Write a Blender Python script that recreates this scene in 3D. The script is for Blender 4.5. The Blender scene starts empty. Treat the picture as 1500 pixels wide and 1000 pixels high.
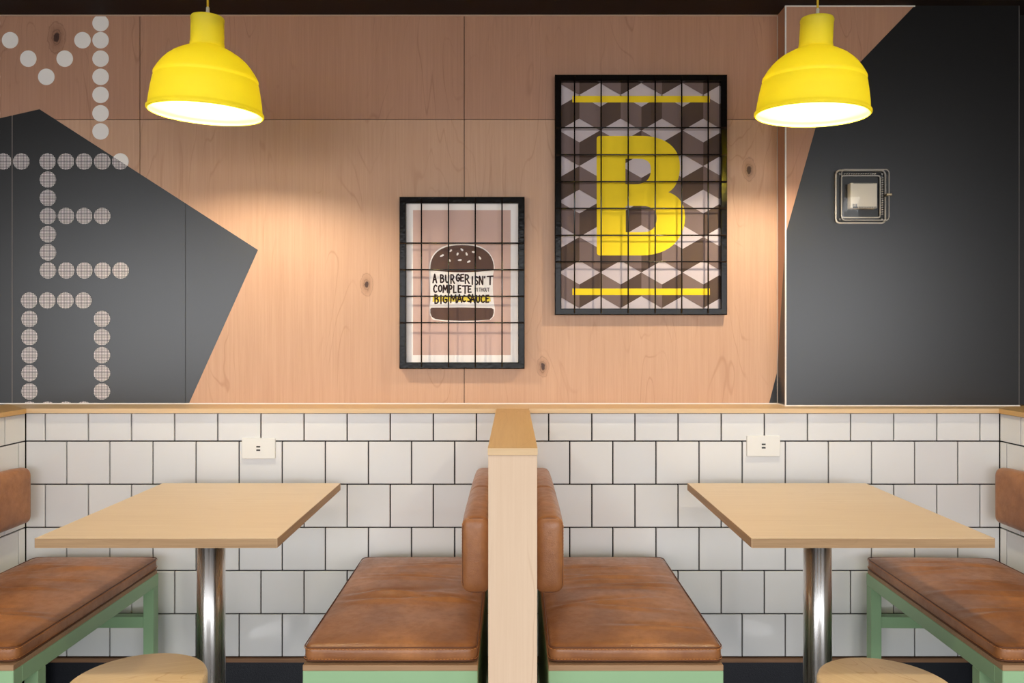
import bpy, bmesh, math, random
from mathutils import Vector, Matrix, noise
from mathutils.geometry import tessellate_polygon
random.seed(7)
sc = bpy.context.scene
COL = sc.collection
PI = math.pi

# ------------------------------------------------------------------ camera
FPX, CX, CY, HC = 1163.0, 751.0, 487.0, 1.25
cam = bpy.data.cameras.new('camera'); cam_o = bpy.data.objects.new('camera', cam); COL.objects.link(cam_o)
cam.sensor_width = 36.0; cam.lens = FPX / 1500 * 36
cam.shift_x = -(CX - 750) / 1500; cam.shift_y = (CY - 500) / 1500
cam_o.location = (0, 0, HC); cam_o.rotation_euler = (PI / 2, 0, 0)
cam.clip_start = 0.05
sc.camera = cam_o

# ------------------------------------------------------------------ daylight and exposure
SKY_STRENGTH = 6.9
world = bpy.data.worlds.new('world'); sc.world = world; world.use_nodes = True
bg = world.node_tree.nodes['Background']
bg.inputs[0].default_value = (0.945, 0.965, 1.0, 1); bg.inputs[1].default_value = SKY_STRENGTH
ROOM_X, FRONT_Y, CEIL = 6.2, -4.3, 2.433
WIN_L, WIN_R, WIN_B, WIN_T = -6.0, 4.9, 0.12, 2.34
pl = bpy.data.lights.new('window_portal', 'AREA'); pl.shape = 'RECTANGLE'
pl.size = WIN_R - WIN_L; pl.size_y = WIN_T - WIN_B; pl.cycles.is_portal = True
po = bpy.data.objects.new('window_portal', pl); COL.objects.link(po)
po.location = ((WIN_L + WIN_R) / 2, FRONT_Y, (WIN_B + WIN_T) / 2); po.rotation_euler = (PI / 2, 0, 0)
vs = sc.view_settings
vs.view_transform = 'Standard'; vs.look = 'None'; vs.gamma = 1.0; vs.use_curve_mapping = False
vs.exposure = 0.0
sc.cycles.use_denoising = True
sc.cycles.max_bounces = 10; sc.cycles.diffuse_bounces = 5; sc.cycles.glossy_bounces = 4
sc.cycles.sample_clamp_indirect = 6.0
LAMP_STRENGTH = 820.0
FILL_LIGHT_W = 36.0  # power of each added ceiling fill light over the aisle

# ------------------------------------------------------------------ helpers
def P(px, py, y):
    """photo pixel + depth of the surface it lies on -> point"""
    return Vector(((px - CX) / FPX * y, y, HC - (py - CY) / FPX * y))

def s2l(c):
    return tuple((v / 12.92 if v <= 0.04045 else ((v + 0.055) / 1.055) ** 2.4) for v in (x / 255 for x in c))

class NT:
    def __init__(s, name):
        s.m = bpy.data.materials.new(name); s.m.use_nodes = True
        s.t = s.m.node_tree; s.n = s.t.nodes; s.n.clear()
        s.out = s.n.new('ShaderNodeOutputMaterial')
    def a(s, typ, **kw):
        nd = s.n.new('ShaderNode' + typ)
        for k, v in kw.items():
            if k.startswith('_'): setattr(nd, k[1:], v)
            else:
                k2 = k.replace('_', ' ')
                sock = nd.inputs[int(k[1:])] if k[0] == 'i' and k[1:].isdigit() else nd.inputs[k2]
                if isinstance(v, bpy.types.NodeSocket): s.t.links.new(v, sock)
                else: sock.default_value = v
        return nd
    def math(s, op, a, b=None, c=None, clamp=False):
        nd = s.n.new('ShaderNodeMath'); nd.operation = op; nd.use_clamp = clamp
        for i, v in enumerate((a, b, c)):
            if v is None: continue
            if isinstance(v, bpy.types.NodeSocket): s.t.links.new(v, nd.inputs[i])
            else: nd.inputs[i].default_value = v
        return nd.outputs[0]
    def mix(s, fac, a, b, typ='MIX'):
        nd = s.n.new('ShaderNodeMix'); nd.data_type = 'RGBA'; nd.blend_type = typ
        for sock, v in ((nd.inputs[0], fac), (nd.inputs[6], a), (nd.inputs[7], b)):
            if isinstance(v, bpy.types.NodeSocket): s.t.links.new(v, sock)
            elif isinstance(v, (int, float)): sock.default_value = v
            else: sock.default_value = (*v[:3], 1)
        return nd.outputs[2]
    def rng(s, v, a, b, c, d, smooth=False):
        nd = s.n.new('ShaderNodeMapRange')
        if smooth: nd.interpolation_type = 'SMOOTHSTEP'
        s.t.links.new(v, nd.inputs[0])
        for i, x in enumerate((a, b, c, d)): nd.inputs[i + 1].default_value = x
        return nd.outputs[0]
    def coords(s, scale=(1, 1, 1), loc=(0, 0, 0)):
        tc = s.n.new('ShaderNodeTexCoord'); mp = s.n.new('ShaderNodeMapping')
        mp.inputs['Scale'].default_value = scale; mp.inputs['Location'].default_value = loc
        s.t.links.new(tc.outputs['Object'], mp.inputs[0]); return mp.outputs[0]
    def done(s, sh):
        s.t.links.new(sh, s.out.inputs[0]); return s.m

def plain(name, rgb, rough=0.5, metal=0.0, spec=0.5, var=0.04, bump=0.0, bscale=200, coat=0.0):
    t = NT(name)
    nz = t.a('TexNoise', Vector=t.coords(), Scale=9.0, Detail=4.0).outputs[0]
    c = s2l(rgb)
    col = t.mix(nz, tuple(max(0, v * (1 - var)) for v in c), tuple(min(1, v * (1 + var)) for v in c))
    b = t.a('BsdfPrincipled', Base_Color=col, Roughness=rough, Metallic=metal)
    b.inputs['Specular IOR Level'].default_value = spec
    b.inputs['Coat Weight'].default_value = coat
    if bump:
        n2 = t.a('TexNoise', Vector=t.coords(), Scale=float(bscale), Detail=3.0).outputs[0]
        bp = t.a('Bump', Strength=bump, Distance=0.002, Height=n2)
        t.t.links.new(bp.outputs[0], b.inputs['Normal'])
    return t.done(b.outputs[0])

def wood(name, light, dark, grain='z', fig=1.0, lines=0.5, fibre=0.25, rough=0.45, knots=(), spec=0.4, seed=0.0, pores=0.0):
    """wood: stretched noise figure with thin contour growth lines, fibre and optional knots (x, z, half-height)"""
    t = NT(name)
    ax = 'xyz'.index(grain)
    def sc3(across, along): return tuple(along if i == ax else across for i in range(3))
    co = t.coords(sc3(2.6 * fig, 0.55 * fig), (seed, seed * 1.7, seed * 0.3))
    n1 = t.a('TexNoise', Vector=co, Scale=1.4, Detail=2.5, Roughness=0.45, Distortion=0.35).outputs[0]
    rings = t.math('MULTIPLY', n1, 26.0)
    f = t.math('PINGPONG', rings, 1.0)
    line = t.rng(f, 0.0, 0.16, 1.0, 0.0, True)
    n3 = t.a('TexNoise', Vector=t.coords(sc3(5, 1.3), (3, 1, seed)), Scale=1.5, Detail=2.0).outputs[0]
    line = t.math('MULTIPLY', line, t.rng(n3, 0.45, 0.68, 0.0, lines, True))
    fib = t.a('TexNoise', Vector=t.coords(sc3(160, 3.2)), Scale=1.0, Detail=4.0, Roughness=0.7).outputs[0]
    fibm = t.rng(fib, 0.35, 0.75, 0.0, fibre)
    broad = t.a('TexNoise', Vector=t.coords(sc3(2.2 * fig, 0.5 * fig), (9, 4, 2 + seed)), Scale=1.6, Detail=2.0).outputs[0]
    bm = t.rng(broad, 0.3, 0.7, 0.0, 0.45, True)
    L, D = s2l(light), s2l(dark)
    col = t.mix(bm, L, tuple(a * .65 + b * .35 for a, b in zip(L, D)))
    col = t.mix(fibm, col, D)
    col = t.mix(line, col, D)
    if pores:
        pn = t.a('TexNoise', Vector=t.coords(sc3(420, 14)), Scale=1.0, Detail=1.0).outputs[0]
        col = t.mix(t.rng(pn, 0.62, 0.72, 0.0, pores, True), col, tuple(v * .45 for v in D))
    if knots:
        base = t.coords()
        sep = t.a('SeparateXYZ', Vector=base)
        wob = t.a('TexNoise', Vector=base, Scale=60.0, Detail=2.0).outputs[0]
        for kx, kz, kh in knots:
            dx = t.math('DIVIDE', t.math('SUBTRACT', sep.outputs[0], kx), kh * 0.58)
            dz = t.math('DIVIDE', t.math('SUBTRACT', sep.outputs[2], kz), kh)
            d = t.math('SQRT', t.math('ADD', t.math('MULTIPLY', dx, dx), t.math('MULTIPLY', dz, dz)))
            d = t.math('ADD', d, t.math('MULTIPLY', t.math('SUBTRACT', wob, 0.5), 0.9))
            halo = t.rng(d, 0.8, 2.4, 0.5, 0.0, True)
            col = t.mix(halo, col, tuple(v * .8 for v in D))
            ringk = t.math('MULTIPLY', t.rng(t.math('PINGPONG', t.math('MULTIPLY', d, 2.1), 1.0), 0, .35, 1, 0, True), t.rng(d, 1.0, 3.0, 0.5, 0.0, True))
            col = t.mix(ringk, col, tuple(v * .4 for v in D))
            core = t.rng(d, 0.45, 0.85, 0.92, 0.0, True)
            col = t.mix(core, col, s2l((58, 36, 30)))
    b = t.a('BsdfPrincipled', Base_Color=col, Roughness=rough)
    b.inputs['Specular IOR Level'].default_value = spec
    bp = t.a('Bump', Strength=0.06, Distance=0.001, Height=fib)
    t.t.links.new(bp.outputs[0], b.inputs['Normal'])
    return t.done(b.outputs[0])

def link(name, me, mat=None, parent=None, loc=(0, 0, 0)):
    o = bpy.data.objects.new(name, me); COL.objects.link(o)
    if mat is not None:
        me.materials.clear()
        for m in (mat if isinstance(mat, (list, tuple)) else [mat]): me.materials.append(m)
    o.location = loc
    if parent: o.parent = parent
    return o

def pyd(name, v, f, mat, parent=None, smooth=False, loc=(0, 0, 0), mi=None):
    me = bpy.data.meshes.new(name); me.from_pydata([tuple(x) for x in v], [], f)
    if mi: me.polygons.foreach_set('material_index', mi)
    o = link(name, me, mat, parent, loc)
    if smooth: me.polygons.foreach_set('use_smooth', [True] * len(me.polygons))
    bm = bmesh.new(); bm.from_mesh(me); bmesh.ops.recalc_face_normals(bm, faces=bm.faces); bm.to_mesh(me); bm.free()
    return o

def bmobj(name, bm, mat, parent=None, smooth=False, loc=(0, 0, 0)):
    me = bpy.data.meshes.new(name)
    bmesh.ops.recalc_face_normals(bm, faces=bm.faces)
    bm.to_mesh(me); bm.free()
    if smooth: me.polygons.foreach_set('use_smooth', [True] * len(me.polygons))
    return link(name, me, mat, parent, loc)

def add_box(bm, lo, hi, bevel=0.0, seg=2, M=None):
    r = bmesh.ops.create_cube(bm, size=1.0); vs_ = r['verts']
    for v in vs_:
        v.co = Vector([(lo[i] + hi[i]) / 2 + v.co[i] * (hi[i] - lo[i]) for i in range(3)])
        if M: v.co = M @ v.co
    if bevel:
        es = list({e for v in vs_ for e in v.link_edges})
        bmesh.ops.bevel(bm, geom=es, offset=bevel, segments=seg, affect='EDGES', profile=0.5)

def box(name, lo, hi, mat, parent=None, bevel=0.0, seg=2, loc=(0, 0, 0)):
    bm = bmesh.new(); add_box(bm, lo, hi, bevel, seg); return bmobj(name, bm, mat, parent, loc=loc)

def add_tube(bm, pts, r, n=8, closed=False, caps=True):
    pts = [Vector(p) for p in pts]; N = len(pts); rings = []
    for i, p in enumerate(pts):
        if closed: d = pts[(i + 1) % N] - pts[i - 1]
        else: d = pts[min(i + 1, N - 1)] - pts[max(i - 1, 0)]
        d.normalize()
        up = Vector((0, 0, 1)) if abs(d.z) < 0.9 else Vector((1, 0, 0))
        a = d.cross(up).normalized(); b = d.cross(a).normalized()
        rr = r[i] if isinstance(r, (list, tuple)) else r
        rings.append([bm.verts.new(p + (a * math.cos(2 * PI * k / n) + b * math.sin(2 * PI * k / n)) * rr) for k in range(n)])
    for i in range(N if closed else N - 1):
        A, B = rings[i], rings[(i + 1) % N]
        for k in range(n): bm.faces.new((A[k], A[(k + 1) % n], B[(k + 1) % n], B[k]))
    if not closed and caps:
        bm.faces.new(rings[0][::-1]); bm.faces.new(rings[-1])

def tube(name, pts, r, mat, parent=None, n=8, closed=False, smooth=True, loc=(0, 0, 0)):
    bm = bmesh.new(); add_tube(bm, pts, r, n, closed); return bmobj(name, bm, mat, parent, smooth, loc)

def lathe(name, prof, mat, parent=None, n=48, loc=(0, 0, 0), smooth=True):
    v, f = [], []
    for r, z in prof:
        for k in range(n):
            a = 2 * PI * k / n; v.append((max(r, 1e-4) * math.cos(a), max(r, 1e-4) * math.sin(a), z))
    for i in range(len(prof) - 1):
        for k in range(n):
            f.append((i * n + k, i * n + (k + 1) % n, (i + 1) * n + (k + 1) % n, (i + 1) * n + k))
    return pyd(name, v, f, mat, parent, smooth, loc)

def prism(name, poly, z0, z1, mat, parent=None):
    n = len(poly); v = [(x, y, z0) for x, y in poly] + [(x, y, z1) for x, y in poly]
    f = [tuple(range(n))[::-1], tuple(range(n, 2 * n))] + [(i, (i + 1) % n, n + (i + 1) % n, n + i) for i in range(n)]
    return pyd(name, v, f, mat, parent)

def plate(name, poly, y, mat, parent=None, t=0.0006):
    """thin vertical plate lying on a surface that faces the camera side (-y): poly of (x, z)"""
    n = len(poly); v = [(x, y - t, z) for x, z in poly] + [(x, y, z) for x, z in poly]
    f = [tuple(range(n)), tuple(range(n, 2 * n))[::-1]] + [(i, n + i, n + (i + 1) % n, (i + 1) % n) for i in range(n)]
    return pyd(name, v, f, mat, parent)

def clip(poly, a, b, c):
    """keep the side a*x + b*y <= c"""
    out = []
    for i in range(len(poly)):
        p, q = poly[i], poly[(i + 1) % len(poly)]
        dp, dq = a * p[0] + b * p[1] - c, a * q[0] + b * q[1] - c
        if dp <= 0: out.append(p)
        if dp * dq < 0:
            u = dp / (dp - dq); out.append((p[0] + (q[0] - p[0]) * u, p[1] + (q[1] - p[1]) * u))
    return out

def clip_rect(poly, x0, x1, y0, y1):
    for a in ((-1, 0, -x0), (1, 0, x1), (0, -1, -y0), (0, 1, y1)):
        if len(poly) < 3: return []
        poly = clip(poly, *a)
    return poly if len(poly) > 2 else []

def tag(o, label=None, cat=None, group=None, kind=None):
    if label: o['label'] = label
    if cat: o['category'] = cat
    if group: o['group'] = group
    if kind: o['kind'] = kind
    return o

def thing(name, label, cat, loc=(0, 0, 0), rotz=0.0, group=None):
    o = bpy.data.objects.new(name, None); COL.objects.link(o)
    o.location = loc; o.rotation_euler = (0, 0, rotz); o.empty_display_size = 0.1
    return tag(o, label, cat, group)

def struct(o): o['kind'] = 'structure'; return o

# ------------------------------------------------------------------ materials
WALL_Y, COLUMN_Y, TILE_Y, CAP_Z = 2.96, 2.875, 2.79, 0.984
SW = 1.712                                              # tiled side walls at +-SW
def wx(px, y=WALL_Y): return (px - CX) / FPX * y
def wz(py, y=WALL_Y): return HC - (py - CY) / FPX * y

KN = [(wx(83), wz(55), .030), (wx(537), wz(417), .021), (wx(795), wz(537), .020), (wx(1097), wz(248), .022)]
M_wall = wood('maple_panel', (209, 168, 139), (172, 126, 95), 'z', 1.5, 0.40, 0.30, 0.45, spec=0.3, knots=KN, pores=0.05)
M_wall_dark = wood('ruddy_maple_panel', (192, 146, 120), (146, 100, 76), 'z', 1.5, 0.40, 0.30, 0.45, spec=0.3, knots=KN[:1], pores=0.05)
M_cap = wood('pine_cap', (228, 197, 154), (198, 158, 110), 'x', 1.2, 0.3, 0.35, 0.4)
M_cap_y = wood('pine_cap_lengthwise', (214, 174, 116), (182, 136, 80), 'y', 1.2, 0.3, 0.35, 0.4)
M_birch = wood('birch_ply', (230, 203, 175), (204, 168, 134), 'z', 1.6, 0.6, 0.25, 0.5, seed=5.0)
M_table = wood('oak_laminate', (234, 209, 175), (206, 173, 133), 'x', 1.3, 0.15, 0.45, 0.38, seed=2.0)
M_edge = wood('oak_edge_band', (186, 152, 112), (138, 106, 72), 'x', 1.6, 0.3, 0.7, 0.55)
M_edge_y = wood('oak_edge_band_lengthwise', (176, 142, 104), (132, 100, 68), 'y', 1.6, 0.3, 0.7, 0.55)
M_stool = wood('ash_stool', (230, 202, 156), (198, 156, 106), 'x', 2.4, 0.75, 0.4, 0.42, seed=11.0)
M_ply = wood('plywood_edge', (176, 140, 104), (120, 88, 62), 'x', 3.0, 0.5, 0.5, 0.6)
M_strip = wood('stained_strip', (150, 112, 82), (92, 62, 44), 'x', 3.0, 0.5, 0.5, 0.6)
M_black = plain('black_vinyl', (17, 14, 13), 0.31, spec=0.75, var=0.06, bump=0.05, bscale=240)
M_white_dot = plain('white_vinyl_dot', (248, 242, 236), 0.5)
M_bead = plain('white_bead', (238, 232, 226), 0.5)
M_ceiling = plain('dark_ceiling', (44, 34, 32), 0.75, spec=0.2)
M_roomwall = plain('room_plaster', (150, 142, 134), 0.8, spec=0.2)
M_floor = plain('dark_floor', (92, 88, 86), 0.45, var=0.15)
M_skirt = plain('black_skirting', (26, 28, 36), 0.5, bump=0.4, bscale=300)
M_grout = plain('dark_grout', (20, 19, 20), 0.9, spec=0.1)
M_pave = plain('pavement', (170, 168, 164), 0.9, spec=0.1)
M_alu = plain('dark_window_frame', (60, 60, 62), 0.4)
M_green = plain('sage_green_steel', (150, 186, 142), 0.42, var=0.03)
M_frame = plain('black_gloss_frame', (18, 15, 14), 0.14, spec=0.14, bump=0.3, bscale=90)
M_wire = plain('black_wire', (20, 16, 15), 0.22, spec=0.6)
M_plastic = plain('white_plastic', (232, 230, 224), 0.3, var=0.01)
M_slot = plain('black_slot', (10, 10, 10), 0.5)
M_cream = plain('cream_plastic', (242, 230, 212), 0.45, var=0.01)
M_rubber = plain('black_rubber', (20, 20, 20), 0.6)

def steel():
    t = NT('brushed_steel')
    nz = t.a('TexNoise', Vector=t.coords((260, 260, 2)), Scale=1.0, Detail=2.0).outputs[0]
    b = t.a('BsdfPrincipled', Base_Color=(0.62, 0.60, 0.58, 1), Metallic=1.0, Roughness=t.rng(nz, .3, .7, .24, .34))
    b.inputs['Anisotropic'].default_value = 0.85; b.inputs['Anisotropic Rotation'].default_value = 0.25
    tg = t.n.new('ShaderNodeTangent'); tg.direction_type = 'RADIAL'; tg.axis = 'Z'
    t.t.links.new(tg.outputs[0], b.inputs['Tangent'])
    return t.done(b.outputs[0])
M_steel = steel()

def tile_mat():
    t = NT('white_glazed_tile')
    oi = t.a('ObjectInfo')
    nz = t.a('TexNoise', Vector=t.coords(), Scale=7.0, Detail=3.0).outputs[0]
    c1 = t.mix(oi.outputs['Random'], s2l((226, 226, 226)), s2l((234, 233, 231)))
    col = t.mix(t.rng(nz, .3, .7, 0, .25), c1, s2l((222, 222, 222)))
    b = t.a('BsdfPrincipled', Base_Color=col, Roughness=0.07)
    b.inputs['Specular IOR Level'].default_value = 0.5
    n2 = t.a('TexNoise', Vector=t.coords(), Scale=14.0, Detail=1.5).outputs[0]
    bp = t.a('Bump', Strength=0.12, Distance=0.002, Height=n2)
    t.t.links.new(bp.outputs[0], b.inputs['Normal'])
    return t.done(b.outputs[0])
M_tile = tile_mat()

def halftone_mat():
    t = NT('halftone_dot_print')
    sep = t.a('SeparateXYZ', Vector=t.coords((1 / 0.0057, 1, 1 / 0.0057)))
    fx = t.math('FRACT', t.math('ADD', sep.outputs[0], 500.0)); fz = t.math('FRACT', t.math('ADD', sep.outputs[2], 500.0))
    m = t.math('MULTIPLY', t.math('GREATER_THAN', fx, 0.27), t.math('GREATER_THAN', fz, 0.27))
    col = t.mix(m, s2l((20, 17, 16)), s2l((232, 222, 220)))
    b = t.a('BsdfPrincipled', Base_Color=col, Roughness=0.4)
    return t.done(b.outputs[0])
M_half = halftone_mat()

def leather():
    t = NT('tan_leather')
    n1 = t.a('TexNoise', Vector=t.coords(), Scale=5.0, Detail=5.0, Roughness=0.6).outputs[0]
    n2 = t.a('TexNoise', Vector=t.coords((1, 1, 1), (4, 2, 1)), Scale=38.0, Detail=4.0, Roughness=0.65).outputs[0]
    col = t.mix(t.rng(n1, .3, .7, 0, 1, True), s2l((138, 87, 50)), s2l((174, 116, 69)))
    col = t.mix(t.rng(n2, .45, .75, 0, .35), col, s2l((112, 64, 34)))
    b = t.a('BsdfPrincipled', Base_Color=col, Roughness=t.rng(n2, .3, .7, .30, .44))
    b.inputs['Specular IOR Level'].default_value = 0.5
    vo = t.a('TexVoronoi', Vector=t.coords(), Scale=420.0).outputs['Distance']
    nn = t.a('TexNoise', Vector=t.coords(), Scale=26.0, Detail=5.0, Roughness=0.6).outputs[0]
    h = t.math('ADD', t.math('MULTIPLY', vo, 0.25), t.math('MULTIPLY', nn, 1.2))
    bp = t.a('Bump', Strength=0.32, Distance=0.003, Height=h)
    t.t.links.new(bp.outputs[0], b.inputs['Normal'])
    return t.done(b.outputs[0])
M_leather = leather()
M_stitch = plain('orange_thread', (196, 128, 70), 0.7)
M_piping = plain('leather_seam', (104, 58, 30), 0.5)

def shade_mat():
    t = NT('yellow_rubber_shade')
    c = s2l((252, 240, 74))
    d = t.a('BsdfPrincipled', Base_Color=(*c, 1), Roughness=0.55)
    tr = t.a('BsdfTranslucent', Color=(*s2l((255, 250, 76)), 1))
    mx = t.a('MixShader'); mx.inputs[0].default_value = 0.30
    t.t.links.new(d.outputs[0], mx.inputs[1]); t.t.links.new(tr.outputs[0], mx.inputs[2])
    return t.done(mx.outputs[0])
M_shade = shade_mat()

def bulb_mat():
    t = NT('warm_bulb')
    e = t.a('Emission', Color=(1.0, 0.88, 0.68, 1), Strength=LAMP_STRENGTH)
    return t.done(e.outputs[0])
M_bulb = bulb_mat()
M_cord = plain('yellow_cord', (226, 190, 40), 0.6)
M_gland = plain('pale_gland', (222, 214, 190), 0.45)

def acrylic():
    t = NT('clear_acrylic')
    g = t.a('BsdfGlossy', Roughness=0.05, Color=(1, 1, 1, 1)); tr = t.a('BsdfTransparent', Color=(.93, .93, .92, 1))
    fr = t.a('Fresnel', IOR=1.5)
    mx = t.a('MixShader'); f = t.math('MULTIPLY', fr.outputs[0], 0.5, clamp=True)
    t.t.links.new(f, mx.inputs[0]); t.t.links.new(tr.outputs[0], mx.inputs[1]); t.t.links.new(g.outputs[0], mx.inputs[2])
    return t.done(mx.outputs[0])
M_acrylic = acrylic()
M_acrylic_edge = plain('frosted_acrylic_rim', (206, 198, 188), 0.2, spec=0.6)

# ------------------------------------------------------------------ setting: room shell
struct(box('floor', (-ROOM_X, FRONT_Y, -0.1), (ROOM_X, 3.2, 0), M_floor))
struct(box('ceiling', (-ROOM_X, FRONT_Y - .3, CEIL), (ROOM_X, 3.2, CEIL + 0.12), M_ceiling))
struct(box('wall_room_left', (-ROOM_X - .12, FRONT_Y - .15, 0), (-ROOM_X, 3.2, CEIL), M_roomwall))
struct(box('wall_room_right', (ROOM_X, FRONT_Y - .15, 0), (ROOM_X + .12, 3.2, CEIL), M_roomwall))
# glazed shop front behind the camera: plinth, head, piers and mullions around real openings
bm = bmesh.new()
y0, y1 = FRONT_Y - .12, FRONT_Y
add_box(bm, (-ROOM_X, y0, 0), (ROOM_X, y1, WIN_B)); add_box(bm, (-ROOM_X, y0, WIN_T), (ROOM_X, y1, CEIL))
add_box(bm, (-ROOM_X, y0, WIN_B), (WIN_L, y1, WIN_T)); add_box(bm, (WIN_R, y0, WIN_B), (ROOM_X, y1, WIN_T))
struct(bmobj('wall_front', bm, M_roomwall))
wf = thing('window_1', None, None); struct(wf)
for k in range(1, 7):
    x = WIN_L + (WIN_R - WIN_L) * k / 7
    box('mullion', (x - .03, FRONT_Y - .09, WIN_B), (x + .03, FRONT_Y - .03, WIN_T), M_alu, wf)
struct(box('ground', (-30, -34, -0.16), (30, FRONT_Y - .12, -0.04), M_pave))

# ------------------------------------------------------------------ setting: upper back wall (maple panels, black vinyl, dots)
wall_back = struct(box('wall_back', (-ROOM_X, WALL_Y + .009, 0), (ROOM_X, WALL_Y + .12, CEIL), plain('panel_backing', (70, 46, 36), 0.8)))
COL_L, COL_R = wx(1150.8, COLUMN_Y), wx(1493, COLUMN_Y)
xj = [wx(205) - 1.208 * 3, wx(205) - 1.208 * 2, wx(205) - 1.208, wx(205), wx(680), COL_L + .001]
zj = [CAP_Z - .02, wz(175), CEIL]
G = 0.0013
for i in range(len(xj) - 1):
    for j in range(2):
        box('wall_panel', (xj[i] + G, WALL_Y, zj[j] + G), (xj[i + 1] - (G if i < len(xj) - 2 else 0), WALL_Y + .009, zj[j + 1] - (G if j == 0 else 0)), M_wall_dark if j else M_wall, wall_back)
box('wall_panel', (COL_R - .02, WALL_Y, CAP_Z - .02), (3.2, WALL_Y + .009, CEIL), M_black, wall_back)['label'] = 'black panel past the boxed column'

pent = [(58, 160), (378, 366), (276, 592.6), (-420, 592.6), (-420, 268)]
def cpx(poly): return [(wx(a), wz(b)) for a, b in poly]
for a, b in ((-420, 17.4), (18.6, 271.4), (272.4, 400)):
    q = clip_rect(pent, a, b, 0, 600)
    o = plate('vinyl_panel', cpx(q)[::-1], WALL_Y, M_black, wall_back, 0.0008); o['label'] = 'black pentagon wall graphic'
plate('vinyl_seam', cpx([(271.4, 297), (272.4, 298), (272.4, 592), (271.4, 592)])[::-1], WALL_Y, M_slot, wall_back, 0.0007)
plate('vinyl_seam', cpx([(17.4, 170), (18.6, 170), (18.6, 592), (17.4, 592)])[::-1], WALL_Y, plain('pale_seam', (120, 110, 104), .5), wall_back, 0.0009)
plate('vinyl_corner', cpx([(1139.2, 541), (1139.2, 592.6), (1126, 592.6)]), WALL_Y, M_black, wall_back, 0.0008)

# dot-matrix letters
dots = [(147.5, y) for y in (34, 59, 86, 112.6, 139, 166, 192.5)] + [(-12, y) for y in (34, 59, 86, 112.6, 139, 166, 192.5)]
dots += [(15, 59), (41.6, 86), (68, 112.6), (95, 86), (121, 59)]
dots += [(x, 236.5) for x in (-48, -21.5, 5, 31.5, 70, 96.8, 123.3, 150, 176.5)]
dots += [(70.4, y) for y in (263, 289.8, 316.3, 343, 369.6, 396)] + [(x, 316.3) for x in (97, 123.6, 150)] + [(x, 396) for x in (97.4, 124, 150.6, 177)]
dots += [(x, 440) for x in (43, 69.6, 96, 122.4)] + [(43.5, y) for y in (467, 493.5, 520, 546.4, 573)] + [(149.5, y) for y in (467, 493.5, 520, 546.5, 573)]
dots += [(x, 599.5) for x in (43.5, 70, 96.8, 123)]
def inside_cut(poly):                     # split a disc at the pentagon's two upper edges
    pn = pent
    inn = poly; outs = []
    for k in (0, 4):
        (ax, ay), (bx, by) = pn[k], pn[(k + 1) % 5]
        nx, ny = (by - ay), -(bx - ax)
        c = nx * ax + ny * ay
        ins = clip(inn, nx, ny, c); out = clip(inn, -nx, -ny, -c)
        cen = (0, 400)
        if nx * cen[0] + ny * cen[1] > c: ins, out = out, ins
        if len(out) > 2: outs.append(out)
        inn = ins
        if len(inn) < 3: break
    return inn, outs
for dx, dy in dots:
    disc = [(dx + 12.1 * math.cos(2 * PI * k / 28), dy + 12.1 * math.sin(2 * PI * k / 28)) for k in range(28)]
    disc = clip_rect(disc, -900, 900, 22.4, 592.4)
    ins, outs = inside_cut(disc)
    if len(ins) > 2: plate('halftone_dot', cpx(ins)[::-1], WALL_Y - .0008, M_half, wall_back, 0.0006)
    for q in outs: plate('white_dot', cpx(q)[::-1], WALL_Y, M_white_dot, wall_back, 0.0012)

# boxed column on the right
wall_column = struct(box('wall_column', (COL_L + .004, COLUMN_Y + .004, CAP_Z - .02), (COL_R - .004, WALL_Y + .01, CEIL), M_roomwall))
box('column_panel', (COL_L, COLUMN_Y, CAP_Z), (COL_R, COLUMN_Y + .006, CEIL), M_wall_dark, wall_column)
box('return_panel', (COL_L - .001, COLUMN_Y + .0005, CAP_Z), (COL_L + .006, WALL_Y, CEIL), M_wall_dark, wall_column)
cp = [(1340, 8), (1206, 147), (1151.4, 340), (1151.4, 595.4), (1493, 595.4), (1493, 8)]
plate('vinyl_panel', [(wx(a, COLUMN_Y), wz(b, COLUMN_Y)) for a, b in cp], COLUMN_Y, M_black, wall_column, .0008)
zA, zB = wz(352, COLUMN_Y), wz(541)
x_ = COL_L - .001
pyd('vinyl_return', [(x_ - .0006, COLUMN_Y, zA), (x_ - .0006, WALL_Y, zB), (x_ - .0006, WALL_Y, CAP_Z), (x_ - .0006, COLUMN_Y, CAP_Z)], [(0, 1, 2, 3)], M_black, wall_column)
bm = bmesh.new(); add_box(bm, (COL_L - .0025, COLUMN_Y - .0022, CAP_Z), (COL_L + .0022, COLUMN_Y + .003, CEIL)); bmobj('corner_bead', bm, M_bead, wall_column)
box('corner_bead', (COL_R - .002, COLUMN_Y - .0010, CAP_Z), (COL_R + .0004, COLUMN_Y + .003, CEIL), plain('dark_bead', (104, 98, 94), .4), wall_column)
box('corner_bead', (COL_L - .0035, WALL_Y - .003, CAP_Z), (COL_L, WALL_Y, CEIL), plain('grey_bead', (196, 186, 178), .5), wall_column)
box('base_bead', (COL_L - .003, COLUMN_Y - .004, CAP_Z), (COL_R + .001, COLUMN_Y + .001, CAP_Z + .004), M_bead, wall_column)
box('base_bead', (COL_L - .004, COLUMN_Y, CAP_Z), (COL_L - .0005, WALL_Y, CAP_Z + .004), M_bead, wall_column)
box('base_bead', (-3, WALL_Y - .004, CAP_Z), (COL_L, WALL_Y, CAP_Z + .004), M_bead, wall_back)
box('top_bead', (-3, WALL_Y - .004, CEIL - .005), (COL_L, WALL_Y, CEIL), plain('top_bead', (190, 160, 138), .5), wall_back)
box('top_bead', (COL_L, COLUMN_Y - .003, CEIL - .004), (wx(1340, COLUMN_Y), COLUMN_Y, CEIL), M_bead, wall_column)

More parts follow.
